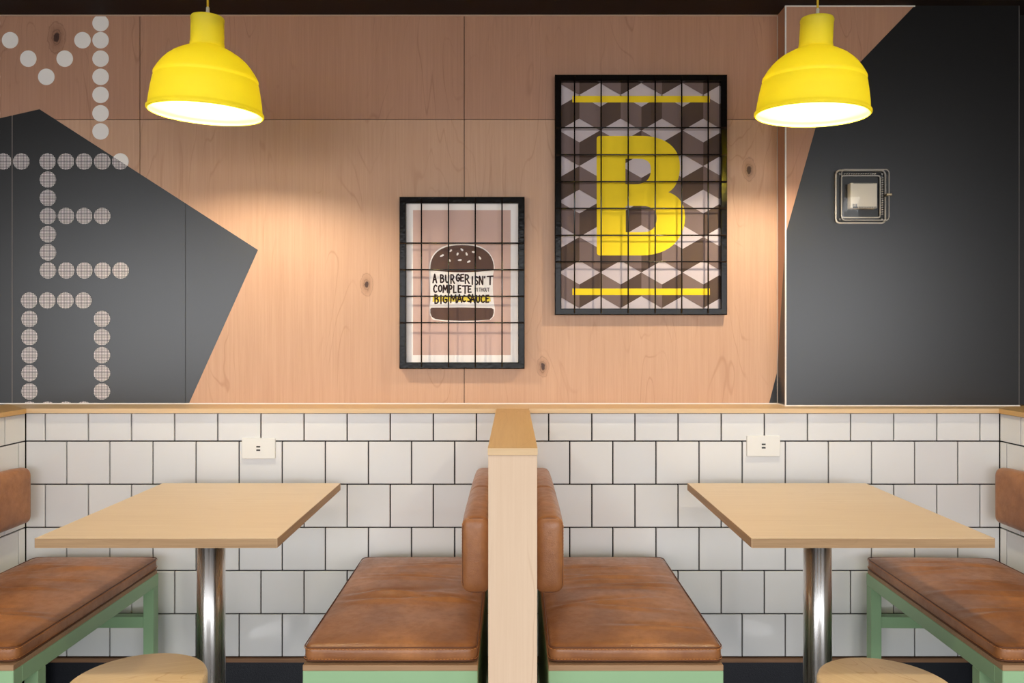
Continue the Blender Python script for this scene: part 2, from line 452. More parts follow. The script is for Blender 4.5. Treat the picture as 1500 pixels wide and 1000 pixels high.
# ------------------------------------------------------------------ setting: tiled dado walls
PITCH, TH = 0.1516, 0.008
rows = [CAP_Z - .0165] + [wz(646, TILE_Y) - PITCH * k for k in range(6)]
tile_cache = {}
def tile_mesh(w, h):
    key = (round(w, 4), round(h, 4))
    if key not in tile_cache:
        b, d = .0015, .0010; W, H = w / 2, h / 2
        v = [(-W, 0, -H), (W, 0, -H), (W, 0, H), (-W, 0, H)]
        v += [(x, -TH + d, z) for x, _, z in v[:4]]
        v += [(x - math.copysign(b, x), -TH, z - math.copysign(b, z)) for x, _, z in v[:4]]
        f = []
        for o in (0, 4):
            f += [(o + i, o + (i + 1) % 4, o + 4 + (i + 1) % 4, o + 4 + i) for i in range(4)]
        f.append((8, 9, 10, 11))
        me = bpy.data.meshes.new('tile'); me.from_pydata(v, [], f); me.materials.append(M_tile)
        bm = bmesh.new(); bm.from_mesh(me); bmesh.ops.recalc_face_normals(bm, faces=bm.faces); bm.to_mesh(me); bm.free()
        tile_cache[key] = me
    return tile_cache[key]
GR = 0.0046
def lay(parent, u0, u1, start, z0, z1, place):
    """one course of tiles from u0 to u1 with a joint at start"""
    j = start - PITCH * math.ceil((start - u0) / PITCH); edges = [u0]
    while j < u1 - 1e-4:
        if j > u0 + .012: edges.append(j)
        j += PITCH
    if u1 - edges[-1] < .012: edges.pop()
    edges.append(u1)
    for a, b in zip(edges, edges[1:]):
        o = bpy.data.objects.new('tile', tile_mesh(b - a - GR, z1 - z0 - GR)); COL.objects.link(o)
        o.parent = parent; place(o, (a + b) / 2, (z0 + z1) / 2)
def jit(): return random.uniform(-.0016, .0016)
dado = struct(box('wall_back_lower', (-SW - .17, TILE_Y + TH, 0), (SW + .17, WALL_Y - .001, CAP_Z - .0162), M_grout))
def pback(o, u, z): o.location = (u, TILE_Y + TH, z); o.rotation_euler = (jit(), 0, jit())
for k in range(6):
    zt, zb = rows[k], rows[k + 1]
    odd = k % 2
    lay(dado, -SW, -.058, (wx(97.3, TILE_Y) if odd else wx(66, TILE_Y)), zb, zt, pback)
    lay(dado, .058, SW, (wx(834.6, TILE_Y) if odd else wx(867, TILE_Y)), zb, zt, pback)
Z_B = rows[-1]
for sgn, nm in ((-1, 'wall_left'), (1, 'wall_right')):
    lo, hi = sorted((sgn * (SW + TH), sgn * (SW + .165)))
    w = struct(box(nm, (lo, 1.15, 0), (hi, TILE_Y + TH, CAP_Z - .0162), M_grout))
    def pside(o, u, z, sgn=sgn):
        o.location = (sgn * (SW + TH), u, z); o.rotation_euler = (jit(), 0, (-sgn) * -PI / 2 * -1 + jit())
    for k in range(6):
        lay(w, 1.16, TILE_Y + .001, TILE_Y - (.037 if k % 2 else .112), rows[k + 1], rows[k], pside)
    box('skirting_strip', (min(sgn * SW, sgn * (SW + TH)), 1.16, Z_B - .016), (max(sgn * SW, sgn * (SW + TH)), TILE_Y, Z_B - .002), M_strip, w)
struct(box('baseboard_back', (-SW, TILE_Y - .002, 0), (SW, TILE_Y + TH, Z_B - .016), M_skirt))
struct(box('trim_4', (-SW, TILE_Y - .008, Z_B - .016), (SW, TILE_Y + TH - .0003, Z_B - .002), M_strip))
# wooden caps
CO = SW - .012
struct(prism('trim_1', [(-CO, TILE_Y - .015), (CO, TILE_Y - .015), (CO + .185, WALL_Y), (-CO - .185, WALL_Y)], CAP_Z - .016, CAP_Z, M_cap))
struct(prism('trim_2', [(-CO, 1.14), (-CO, TILE_Y - .0155), (-CO - .1845, WALL_Y), (-CO - .185, 1.14)], CAP_Z - .016, CAP_Z, M_cap_y))
struct(prism('trim_3', [(CO, 1.14), (CO, TILE_Y - .0155), (CO + .1845, WALL_Y), (CO + .185, 1.14)], CAP_Z - .016, CAP_Z, M_cap_y))

# ------------------------------------------------------------------ booth partition
pt = thing('booth_partition', 'pale birch partition with a wooden cap between the two booths', 'partition', (0, 2.3, 0))
box('partition_panel', (-.0565, -.468, 0), (.0565, TILE_Y - 2.3 + TH - .0005, CAP_Z - .0165), M_birch, pt, .0008, 1)
box('partition_cap', (-.0575, -.47, CAP_Z - .0162), (.0575, TILE_Y - 2.3 - .0155, CAP_Z), M_cap_y, pt, .0008, 1)
box('cap_edge_band', (-.0575, -.4708, CAP_Z - .0158), (.0575, -.4701, CAP_Z - .0004), M_cap, pt)

# ------------------------------------------------------------------ cushions
def axis_samples(h, r, n, m=5):
    e = [-h + r * (1 - math.cos(PI / 2 * k / m)) for k in range(m)]
    mid = [-h + r + (2 * h - 2 * r) * k / n for k in range(n + 1)]
    return e + mid + [-x for x in reversed(e)]

def cushion_mesh(name, size, r, n, crown=(0, 0, 0), wrinkles=(), groove=None, seed=0, puff=0.0, rs=(1, 1, 1)):
    hx, hy, hz = (s / 2 * k for s, k in zip(size, rs))
    A = [axis_samples(h, r, k) for h, k in zip((hx, hy, hz), n)]
    idx, V, F = {}, [], []
    def vid(p):
        key = tuple(round(c, 6) for c in p)
        if key not in idx: idx[key] = len(V); V.append(p)
        return idx[key]
    for ax in range(3):
        u, w = [i for i in range(3) if i != ax]
        for sg in (-1, 1):
            for i in range(len(A[u]) - 1):
                for j in range(len(A[w]) - 1):
                    q = []
                    for di, dj in ((0, 0), (1, 0), (1, 1), (0, 1)):
                        p = [0, 0, 0]; p[ax] = sg * (hx, hy, hz)[ax]; p[u] = A[u][i + di]; p[w] = A[w][j + dj]
                        q.append(vid(tuple(p)))
                    F.append(q)
    out = []
    for p in V:
        q = Vector(p)
        inn = Vector([max(-h + r, min(h - r, c)) for h, c in zip((hx, hy, hz), p)])
        d = q - inn
        if d.length > 1e-9: q = inn + d.normalized() * r
        nx, ny, nz = q.x / hx, q.y / hy, q.z / hz
        q = Vector((q.x / rs[0], q.y / rs[1], q.z / rs[2]))
        bx = (1 - min(1, abs(nx)) ** 3); by = (1 - min(1, abs(ny)) ** 4); bz = (1 - min(1, abs(nz)) ** 3)
        q2 = q.copy()
        q2.x += crown[0] * nx * by * bz
        q2.y += crown[1] * ny * bx * bz
        if nz > 0: q2.z += crown[2] * nz * (1 - min(1, abs(nx)) ** 2.6) * (1 - min(1, abs(ny)) ** 5)
        if nz > .5:
            for (yc, xc, wd, sg_, am, sl) in wrinkles:
                dy = q.y - yc - sl * (q.x - xc) - .25 * (q.x - xc) ** 2
                q2.z += am * (math.exp(-(dy / sg_) ** 2) - .6 * math.exp(-((dy - 1.9 * sg_) / sg_) ** 2)) * math.exp(-((q.x - xc) / wd) ** 2) * bx * by
        nn = noise.noise(q * 9 + Vector((seed, 0, 0)))
        q2 += Vector((0, 0, 1)) * nn * puff * (1 if nz > .3 else 0) * bx * by
        if groove is not None:
            g = math.exp(-((q.y - groove) / .0045) ** 2) * .0042
            nrm = d.normalized() if d.length > 1e-9 else Vector((math.copysign(1, nx) if abs(nx) > .99 else 0, 0, math.copysign(1, nz) if abs(nz) > .99 else 0))
            q2 -= nrm * g
        out.append(q2)
    me = bpy.data.meshes.new(name); me.from_pydata([tuple(v) for v in out], [], F)
    bm = bmesh.new(); bm.from_mesh(me); bmesh.ops.recalc_face_normals(bm, faces=bm.faces); bm.to_mesh(me); bm.free()
    me.polygons.foreach_set('use_smooth', [True] * len(me.polygons)); me.materials.append(M_leather)
    return me

def rrect(hx, hy, r, n=6):
    pts = []
    for cx, cy, a0 in ((hx - r, hy - r, 0), (-hx + r, hy - r, PI / 2), (-hx + r, -hy + r, PI), (hx - r, -hy + r, 1.5 * PI)):
        for k in range(n + 1):
            a = a0 + PI / 2 * k / n; pts.append((cx + r * math.cos(a), cy + r * math.sin(a)))
    return pts

def resample(pts, step):
    P_ = [Vector(p) for p in pts]; P_.append(P_[0]); out = []; carry = 0.0
    for a, b in zip(P_, P_[1:]):
        L = (b - a).length; t = carry
        while t < L: out.append((a.lerp(b, t / L), (b - a).normalized())); t += step
        carry = t - L
    return out

def stitches(name, loop, parent, mat=M_stitch, step=.0085, ln=.0052, r=.0009):
    bm = bmesh.new()
    for p, d in resample(loop, step):
        add_tube(bm, [p - d * ln / 2, p + d * ln / 2], r, 4)
    o = bmobj(name, bm, mat, parent); o['kind'] = 'stuff'; return o

# ------------------------------------------------------------------ benches
BENCH_W, BENCH_D, RAIL_T, BOARD_T = .425, .79, .4285, .4425
def make_bench(label, loc, mirror, rotz=0.0, seed=0):
    """local: x=0 aisle edge, x=+W (times m) partition side; y=0 front, y=D wall end"""
    m = mirror
    b = thing('booth_bench', label, 'bench', loc, rotz, 'green steel booth benches with tan leather seats')
    def bx(name, x0, x1, y0, y1, z0, z1, mat=M_green, par=b, bev=.0015):
        a, c = sorted((x0 * m, x1 * m)); return box(name, (a, y0, z0), (c, y1, z1), mat, par, bev, 1)
    W, D = BENCH_W, BENCH_D
    bx('side_rail', 0, .035, .035, D, RAIL_T - .042, RAIL_T)
    bx('side_rail', W - .035, W - .006, .035, D, RAIL_T - .042, RAIL_T)
    bx('front_rail', 0, W, 0, .035, RAIL_T - .07, RAIL_T)
    bx('back_rail', .035, W - .035, D - .036, D, RAIL_T - .042, RAIL_T)
    for yy in (.10, D - .036):
        for xx in (0, W - .036):
            bx('leg', xx + .0005, xx + .0365 - .0005, yy, yy + .0355, 0.004, RAIL_T - .042)
            bx('foot_pad', xx + .004, xx + .032, yy + .004, yy + .032, 0, .004, M_rubber, b, 0)
        bx('stretcher', .0355, W - .0355, yy + .001, yy + .034, .252, .290)
    bx('side_panel', W - .0055, W, .0355, D, .10, RAIL_T - .0005)
    bx('seat_board', 0, W, 0, D - .01, RAIL_T + .0002, BOARD_T, M_ply, b, .001)
    rnd = random.Random(seed)
    wr = []
    for k in range(11):
        wr.append((rnd.uniform(-.3, .3), rnd.uniform(-.12, .12), rnd.uniform(.08, .2), rnd.uniform(.007, .014), rnd.uniform(.0035, .0075), rnd.uniform(-.18, .18)))
    cw, cd, ch = W - .002, D - .015, .042
    me = cushion_mesh('seat_cushion', (cw, cd, ch), .022, (46, 100, 3), (.004, .004, .014), wr, seed=seed * 3.1, puff=.004, rs=(1, 1, 1.9))
    c = link('seat_cushion', me, None, b, ((W / 2 - .002) * m, .012 + cd / 2, BOARD_T + ch / 2 + .0005))
    for zz, nm in ((ch / 2 - .004, 'seam'), (-ch / 2 + .006, 'seam')):
        loop = [(x, y, zz) for x, y in rrect(cw / 2 + .0005, cd / 2 + .0005, .019)]
        tube(nm, loop, .0016, M_piping, c, 5, True)
        st = [(x, y, zz - .0042 * (1 if zz > 0 else -1)) for x, y in rrect(cw / 2 + .0022, cd / 2 + .0022, .02)]
        stitches('stitching', st, c)
    return b

FRONT = 1.928
make_bench('tan leather bench backing onto the tiled side wall, below the black pentagon graphic', (-1.2125, FRONT, 0), -1, 0.0, 1)
make_bench('tan leather bench backing onto the birch partition, beside the table below the black pentagon', (-.510, FRONT, 0), 1, 0.0, 2)
make_bench('tan leather bench backing onto the birch partition, beside the table below the thermostat', (.512, FRONT, 0), -1, 0.0, 3)
make_bench('tan leather bench backing onto the tiled side wall, below the boxed thermostat', (1.190, FRONT, 0), 1, math.radians(-1.5), 4)

def make_back(label, x_wall, x_face, y0=1.985, y1=2.725, seed=0):
    th = abs(x_face - x_wall); cx = (x_face + x_wall) / 2
    b = thing('backrest_cushion', label, 'backrest', (cx, (y0 + y1) / 2, .5975), 0, 'tan leather backrests fixed above the benches')
    L, H = y1 - y0, .190
    me = cushion_mesh('leather_pad', (th, L, H), .024, (4, 70, 14), (.006, .004, .006), (), 0.0, seed, .002, rs=(1, 2.4, 1))
    c = link('leather_pad', me, None, b, (0, 0, H / 2))
    sgn = 1 if x_face > x_wall else -1
    for yy in (-1, 1):           # welted seam framing each end face
        loop = [(x, yy * (L / 2 - .006), z) for x, z in rrect(th / 2 - .003, H / 2 - .003, .024)]
        tube('seam', loop, .002, M_piping, c, 5, True)
    st = [(x, -L / 2 + .012, z) for x, z in rrect(th / 2 + .0002, H / 2 + .0002, .024)]
    stitches('stitching', st, c)
    box('mounting_plate', (-.02 - sgn * (th / 2 - .012) + .008, -L / 2 + .1, .03), (.02 - sgn * (th / 2 - .012) - .008, L / 2 - .1, H - .03), M_green, b)
    return b
make_back('tan leather backrest on the tiled side wall, below the black pentagon graphic', -SW + .0005, -1.650, seed=1)
make_back('tan leather backrest on the partition side towards the table below the black pentagon', -.057, -.127, seed=2)
make_back('tan leather backrest on the partition side towards the table below the thermostat', .057, .127, seed=3)
make_back('tan leather backrest on the tiled side wall, below the boxed thermostat', SW - .0005, 1.652, seed=4)

# ------------------------------------------------------------------ tables
def make_table(label, x, y0, y1, w):
    yc = (y0 + y1) / 2; d = (y1 - y0) / 2
    t = thing('booth_table', label, 'table', (x, yc, 0), 0, 'pedestal tables in the booths')
    box('tabletop', (-w / 2, -d, .7195), (w / 2, d, .744), M_table, t, .0012, 1)
    for s in (-1, 1):
        box('edge_band', (s * (w / 2 + .0004) - .0004, -d + .001, .7205), (s * (w / 2 + .0004) + .0004, d - .001, .7432), M_edge_y, t)
        box('edge_band', (-w / 2 + .001, s * (d + .0004) - .0004, .7205), (w / 2 - .001, s * (d + .0004) + .0004, .7432), M_edge, t)
    lathe('pedestal_pole', [(0, .02), (.0395, .02), (.0395, .712), (0, .712)], M_steel, t, 48)
    lathe('base_disc', [(0, 0), (.215, 0), (.22, .004), (.22, .008), (.2, .016), (.05, .022), (0, .022)], M_steel, t, 64)
    box('mounting_plate', (-.12, -.12, .712), (.12, .12, .7194), M_rubber, t)
    return t
make_table('light oak pedestal table in the booth below the black pentagon graphic', -.8785, 1.955, 2.672, .597)
make_table('light oak pedestal table in the booth below the boxed thermostat', .888, 1.955, 2.672, .599)

# ------------------------------------------------------------------ stools
def make_stool(label, x, y, r, rz):
    s = thing('round_stool', label, 'stool', (x, y, 0), rz, 'round wooden stools')
    lathe('stool_seat', [(0, .408), (r - .012, .408), (r - .003, .412), (r, .420), (r, .440), (r - .003, .448), (r - .008, .4505), (0, .4515)], M_stool, s, 64)
    for k in range(4):
        a = PI / 4 + k * PI / 2
        tube('leg', [(.085 * math.cos(a), .085 * math.sin(a), .41), (.135 * math.cos(a), .135 * math.sin(a), 0)], [.014, .012], M_stool, s, 12)
    tube('foot_ring', [(.113 * math.cos(2 * PI * k / 32), .113 * math.sin(2 * PI * k / 32), .16) for k in range(32)], .006, M_green, s, 8, True)
    return s
make_stool('round pale ash stool at the table below the black pentagon', -.868, 1.838, .1515, .3)
make_stool('round pale ash stool at the table below the thermostat', .853, 1.815, .148, 2.1)

# ------------------------------------------------------------------ pendant lamps
def make_lamp(label, x, y, z_rim, tilt_y, tilt_x=math.radians(2.6)):
    l = thing('pendant_lamp', label, 'lamp', (x, y, z_rim), 0, 'yellow dome pendant lamps')
    l.rotation_euler = (tilt_x, tilt_y, 0); K = .945; l.scale = (K, K, K)
    outer = [(.170, 0), (.1745, .004), (.1745, .010), (.1705, .014), (.169, .02), (.167, .04), (.162, .072), (.1565, .100), (.1530, .1045), (.1530, .1075), (.1558, .111), (.1552, .115),
             (.152, .121), (.148, .128), (.141, .139), (.131, .153), (.118, .167), (.101, .181), (.083, .192), (.067, .2005), (.0555, .2055), (.0512, .209), (.0518, .216), (.0500, .225),
             (.0495, .27), (.0495, .288), (.0507, .291), (.0507, .296), (.048, .301), (.034, .304), (.006, .305)]
    t = .003
    inner = [(r - t if r > .05 else r - t, z - (t if z > .29 else 0)) for r, z in outer][::-1]
    inner = [(max(r, .004), z) for r, z in inner]
    inner[-1] = (.1665, .0015)
    sh = lathe('lamp_shade', outer + inner + [outer[0]], M_shade, l, 72)
    bz = .085
    lathe('bulb', [(.0005, bz - .031), (.012, bz - .0286), (.022, bz - .022), (.029, bz - .011), (.031, bz), (.029, bz + .012), (.022, bz + .024), (.015, bz + .036), (.0135, bz + .05)], M_bulb, l, 24)
    lathe('lamp_socket', [(.0, bz + .05), (.021, bz + .05), (.022, bz + .06), (.020, bz + .19), (0, bz + .205)], M_gland, l, 24)
    lathe('cord_gland', [(0, .300), (.008, .300), (.0082, .314), (.0055, .318), (.0052, .330), (.003, .333), (0, .333)], M_gland, l, 20)
    # cord hangs plumb from the ceiling: undo the tilt for its upper end
    R = l.rotation_euler.to_matrix()
    top = R @ Vector((0, 0, .331 * K)); end = Vector((top.x, top.y, CEIL - z_rim))
    pts = [R.inverted() @ top.lerp(end, k / 6) / K for k in range(7)]
    tube('cord', pts, .0034, M_cord, l, 10)
    e2 = R.inverted() @ end / K
    rose = lathe('ceiling_rose', [(0, 0), (.05, 0), (.05, -.02), (.044, -.026), (0, -.026)], M_cord, l, 32)
    rose.location = e2; rose.rotation_euler = R.inverted().to_euler()
    return l
LY = 2.36
make_lamp('tilted yellow pendant lamp above the table near the black pentagon', (302 - CX) / FPX * LY, LY, 1.898, math.radians(1.9))
make_lamp('level yellow pendant lamp hanging in front of the boxed column', (1189 - CX) / FPX * LY, LY, 1.894, math.radians(2.3))

# ------------------------------------------------------------------ unseen ceiling fill lights, added to brighten the tables and partition
M_lens = NT('fill_light_lens'); M_lens = M_lens.done(M_lens.a('Emission', Color=(1, .9, .76, 1), Strength=12.0).outputs[0])
for x in (-2.5, -1.25, 0.0, 1.25, 2.5):
    d = thing('fill_light', 'round white recessed fill light added in the dark ceiling, out of view', 'fill_light', (x, 0.85, CEIL), 0, 'added fill lights over the aisle')
    lathe('trim_ring', [(.045, -.0005), (.062, -.0005), (.062, -.003), (.058, -.006), (.048, -.004), (.045, -.0005)], M_plastic, d, 32)
    lathe('lens', [(0, -.0012), (.045, -.0012)], M_lens, d, 32)
    ld = bpy.data.lights.new('fill_light_beam', 'SPOT'); ld.energy = FILL_LIGHT_W; ld.color = (1, .90, .77)
    ld.spot_size = math.radians(136); ld.spot_blend = .75; ld.shadow_soft_size = .045
    lo = bpy.data.objects.new('fill_light_beam', ld); COL.objects.link(lo); lo.parent = d; lo.location = (0, 0, -.012)

# ------------------------------------------------------------------ framed prints behind wire grids
FY = 2.922                                     # front face of the frames
PY = 2.946                                     # print surface
class Print:
    """flat printed sheet: polygons in photo pixels, each layer a hair in front of the last"""
    def __init__(s, mats): s.v, s.f, s.mi, s.mats, s.layer = [], [], [], mats, 0
    def poly(s, pts, m, layer=None):
        L = s.layer if layer is None else layer
        b = len(s.v); s.v += [P(x, y, PY) - Vector((0, .00012 * L, 0)) for x, y in pts]
        s.f.append(tuple(range(b, b + len(pts)))); s.mi.append(m)
    def holed(s, loops, m, layer):
        flat = [p for lp in loops for p in lp]
        tri = tessellate_polygon([[Vector((x, y, 0)) for x, y in lp] for lp in loops])
        b = len(s.v); s.v += [P(x, y, PY) - Vector((0, .00012 * layer, 0)) for x, y in flat]
        for t in tri: s.f.append(tuple(b + i for i in t)); s.mi.append(m)
    def stroke(s, pts, w, m, layer):
        for (ax, ay), (bx, by) in zip(pts, pts[1:]):
            L = math.hypot(bx - ax, by - ay) or 1e-6
            nx, ny = -(by - ay) / L * w / 2, (bx - ax) / L * w / 2
            s.poly([(ax + nx, ay + ny), (bx + nx, by + ny), (bx - nx, by - ny), (ax - nx, ay - ny)], m, layer)
        for ax, ay in pts:
            s.poly([(ax + w / 2 * math.cos(k * PI / 4), ay + w / 2 * math.sin(k * PI / 4)) for k in range(8)], m, layer)
    def build(s, name, parent):
        me = bpy.data.meshes.new(name)
        me.from_pydata([tuple(v - parent.location) for v in s.v], [], s.f)
        for mt in s.mats: me.materials.append(mt)
        me.polygons.foreach_set('material_index', s.mi)
        bm = bmesh.new(); bm.from_mesh(me)
        for f in bm.faces:
            if f.normal.y > 0: f.normal_flip()
        bm.to_mesh(me); bm.free()
        o = bpy.data.objects.new(name, me); COL.objects.link(o); o.parent = parent
        return o

def ink(name, c, r=.7): return plain(name, c, r, var=.015, spec=.2)

def frame_parts(root, x0, x1, y0, y1, bar, vert, hori):
    """pixel rectangle at the frame's front plane -> four mitred bars, backing, wire grid with welded ends"""
    a, b = P(x0, y1, FY), P(x1, y0, FY)
    X0, X1, Z0, Z1 = a.x, b.x, a.z, b.z
    loc = root.location
    def off(p): return Vector(p) - loc
    w = bar
    O = [(X0, Z0), (X1, Z0), (X1, Z1), (X0, Z1)]; I = [(X0 + w, Z0 + w), (X1 - w, Z0 + w), (X1 - w, Z1 - w), (X0 + w, Z1 - w)]
    for k in range(4):
        j = (k + 1) % 4; v = []
        bv = .0025
        Oi = [(x + (bv if x == X0 else -bv), z + (bv if z == Z0 else -bv)) for x, z in O]
        Ii = [(x + (-bv if x < (X0 + X1) / 2 else bv), z + (-bv if z < (Z0 + Z1) / 2 else bv)) for x, z in I]
        sec = lambda q: [off((O[q][0], WALL_Y, O[q][1])), off((O[q][0], FY + bv, O[q][1])), off((Oi[q][0], FY, Oi[q][1])), off((Ii[q][0], FY, Ii[q][1])), off((I[q][0], FY + bv, I[q][1])), off((I[q][0], WALL_Y, I[q][1]))]
        v = sec(k) + sec(j)
        f = [(i, (i + 1) % 6, 6 + (i + 1) % 6, 6 + i) for i in range(6)] + [(0, 1, 2, 3, 4, 5), (6, 7, 8, 9, 10, 11)]
        pyd('frame_bar', v, f, M_frame, root)
    yb = PY + .0005
    box('backing', tuple(off((X0 + w, yb, Z0 + w))), tuple(off((X1 - w, WALL_Y, Z1 - w))), M_slot, root)
    wy, r = FY - .0028, .0028
    for x in vert:
        xx = P(x, 0, wy).x
        tube('vertical_wire', [off((xx, wy, Z0 + .006)), off((xx, wy, Z1 - .006))], r, M_wire, root, 6)
    for y in hori:
        zz = P(0, y, wy - .004).z
        h = tube('horizontal_wire', [off((X0 + .004, wy - .004, zz)), off((X1 - .004, wy - .004, zz))], r, M_wire, root, 6)
        for xx in (X0 + .009, X1 - .009):
            box('weld_tab', tuple(off((xx - .006, wy - .0035, zz - .0035))), tuple(off((xx + .006, FY + .0002, zz + .0035))), M_wire, h, .001, 1)

# --- burger print
f1 = thing('framed_print', 'small black wire-grid frame with a burger drawing and hand lettering', 'picture', tuple(P(676.5, 540, FY)))
f1.location.y = WALL_Y
frame_parts(f1, 585, 768.5, 288, 540, .0235, (617.4, 657, 696.2, 735.4), (356, 394.9, 433.8, 472.5))
pr = Print([ink('ink_cream', (252, 243, 236)), ink('ink_blush', (212, 178, 166)), ink('ink_umber', (98, 74, 66)), ink('ink_dark', (66, 44, 40)), ink('ink_yellow', (238, 214, 84))])
pr.poly([(592, 296), (761, 296), (761, 532), (592, 532)], 0, 0)
pr.poly([(605, 307.7), (748, 307.7), (748, 520), (605, 520)], 1, 1)
def bun_top(x0, x1, yt, yb, n=26, dip=2.2):
    cx, rx = (x0 + x1) / 2, (x1 - x0) / 2; h = yb - yt; pts = []
    for k in range(n + 1):
        a = PI - PI * k / n
        pts.append((cx + rx * math.copysign(abs(math.cos(a)) ** .78, math.cos(a)), yb - 4 - (h - 4) * max(0.0, math.sin(a)) ** .86))
    pts += [(cx + rx * .95 - 2 * rx * .95 * k / 8, yb - 4 + 4 * math.sin(PI * (k + .9) / 9.8) + .8) for k in range(9)]
    return pts
out = bun_top(628.3, 724.8, 356.8, 400)[:27] + [(724.2, 392), (722.3, 402), (721.8, 420), (723, 440), (725, 452), (724, 462), (719, 468), (700, 470.5), (676, 471.2), (652, 470.6), (634, 468), (629.6, 461), (629, 450), (630.5, 438), (629.6, 418), (628.8, 400)]
pr.poly(out, 0, 2)
pr.poly(bun_top(630.4, 723.4, 359, 398), 2, 3)
pr.poly([(632, 450.5), (680, 450.2), (720, 451), (723.2, 453), (723.3, 458), (721.5, 464), (717, 468), (700, 469.4), (676, 469.8), (652, 468.9), (638, 467.2), (632.5, 464), (630.4, 458), (630.4, 452.3)], 2, 3)
for sx, sy, an, ln in ((648, 374, -25, 3.2), (660.6, 366.6, -50, 2.4), (670.4, 371.5, -70, 2.5), (677, 366, 45, 2.6), (683.7, 372.4, 70, 2.6), (693.7, 369, 10, 2.1), (658.7, 381.5, 55, 2.6), (674.2, 380.7, -5, 3.0), (687.2, 382.8, -25, 2.8), (703.2, 378.2, 60, 2.7)):
    ca, sa = math.cos(math.radians(an)), math.sin(math.radians(an))
    pr.poly([(sx + ca * ln * math.cos(t) * (1 - .25 * math.cos(t)) - sa * 1.45 * math.sin(t), sy + sa * ln * math.cos(t) * (1 - .25 * math.cos(t)) + ca * 1.45 * math.sin(t)) for t in (2 * PI * k / 12 for k in range(12))], 0, 4)
pr.poly([(634, 434.6), (660, 434), (690, 434.8), (718, 434), (719, 441.4), (690, 442), (655, 441.6), (633.5, 442)], 4, 3)
GL = {  # hand-drawn capitals as strokes, y up
 'A': [[(0, 0), (.45, 1), (.95, 0)], [(.18, .36), (.8, .38)]],
 'B': [[(.1, 0), (.08, 1), (.6, .93), (.72, .74), (.5, .55), (.12, .52)], [(.5, .54), (.85, .4), (.82, .15), (.55, .02), (.1, 0)]],
 'U': [[(.05, 1), (.08, .35), (.25, .05), (.55, 0), (.8, .2), (.88, 1)]],
 'R': [[(.1, 0), (.08, 1), (.6, .96), (.8, .76), (.6, .53), (.1, .47)], [(.4, .48), (.95, 0)]],
 'G': [[(.88, .82), (.6, 1), (.25, .85), (.05, .5), (.22, .1), (.6, 0), (.88, .18), (.88, .45), (.52, .45)]],
 'E': [[(.85, 1), (.1, .97), (.08, 0), (.88, .03)], [(.1, .5), (.7, .53)]],
 'I': [[(.5, 1), (.48, 0)]],
 'S': [[(.85, .88), (.5, 1), (.15, .82), (.25, .58), (.7, .42), (.85, .2), (.55, 0), (.1, .08)]],
 'N': [[(.05, 0), (.08, 1), (.85, 0), (.9, 1)]],
 "'": [[(.5, 1.02), (.45, .75)]],
 'T': [[(0, .96), (1, 1)], [(.5, .98), (.48, 0)]],
 'C': [[(.85, .85), (.55, 1), (.2, .82), (.05, .45), (.22, .1), (.55, 0), (.88, .14)]],
 'O': [[(.5, 1), (.15, .8), (.05, .45), (.22, .08), (.55, 0), (.85, .2), (.93, .58), (.78, .9), (.5, 1)]],
 'M': [[(0, 0), (.1, 1), (.48, .35), (.88, 1), (1, 0)]],
 'P': [[(.1, 0), (.08, 1), (.62, .96), (.85, .74), (.6, .5), (.1, .46)]],
 'L': [[(.1, 1), (.08, 0), (.82, .04)]],
 'W': [[(0, 1), (.24, 0), (.5, .7), (.74, 0), (1, 1)]],
 'H': [[(.08, 1), (.08, 0)], [(.85, 1), (.88, 0)], [(.08, .5), (.86, .53)]],
}
def letter(prn, ch, x0, x1, yt, yb, w, m=3, layer=5):
    for st in GL[ch]:
        prn.stroke([(x0 + (x1 - x0) * u, yb + (yt - yb) * v) for u, v in st], w, m, layer)
C6 = lambda x: 620 + x * .13
D6 = lambda y: 350 + y * .13
for ch, a, b, t, u in (('A', 110, 152, 396, 492), ('B', 192, 238, 402, 488), ('U', 250, 292, 408, 490), ('R', 308, 354, 402, 500), ('G', 370, 412, 396, 474), ('E', 420, 462, 398, 474), ('R', 470, 520, 402, 500),
                       ('I', 540, 566, 424, 510), ('S', 580, 622, 424, 512), ('N', 630, 676, 420, 512), ("'", 680, 706, 422, 480), ('T', 722, 786, 418, 512),
                       ('C', 116, 158, 518, 600), ('O', 170, 212, 520, 592), ('M', 224, 274, 520, 602), ('P', 290, 330, 520, 606), ('L', 340, 376, 524, 604), ('E', 392, 430, 522, 600), ('T', 440, 504, 526, 612), ('E', 504, 544, 530, 600),
                       ('B', 128, 176, 628, 724), ('I', 186, 214, 634, 726), ('G', 222, 272, 636, 718), ('M', 310, 372, 630, 716), ('A', 384, 436, 626, 712), ('C', 440, 480, 634, 706), ('S', 498, 536, 626, 706), ('A', 534, 580, 624, 716), ('U', 598, 640, 636, 714), ('C', 650, 694, 632, 714), ('E', 704, 742, 634, 712)):
    letter(pr, ch, C6(a), C6(b), D6(t), D6(u), 2.15)
for k, ch in enumerate('WITHOUT'):
    letter(pr, ch, C6(580 + k * 24.5), C6(580 + k * 24.5 + 18), D6(551), D6(590), .95)
pr.build('burger_print', f1)

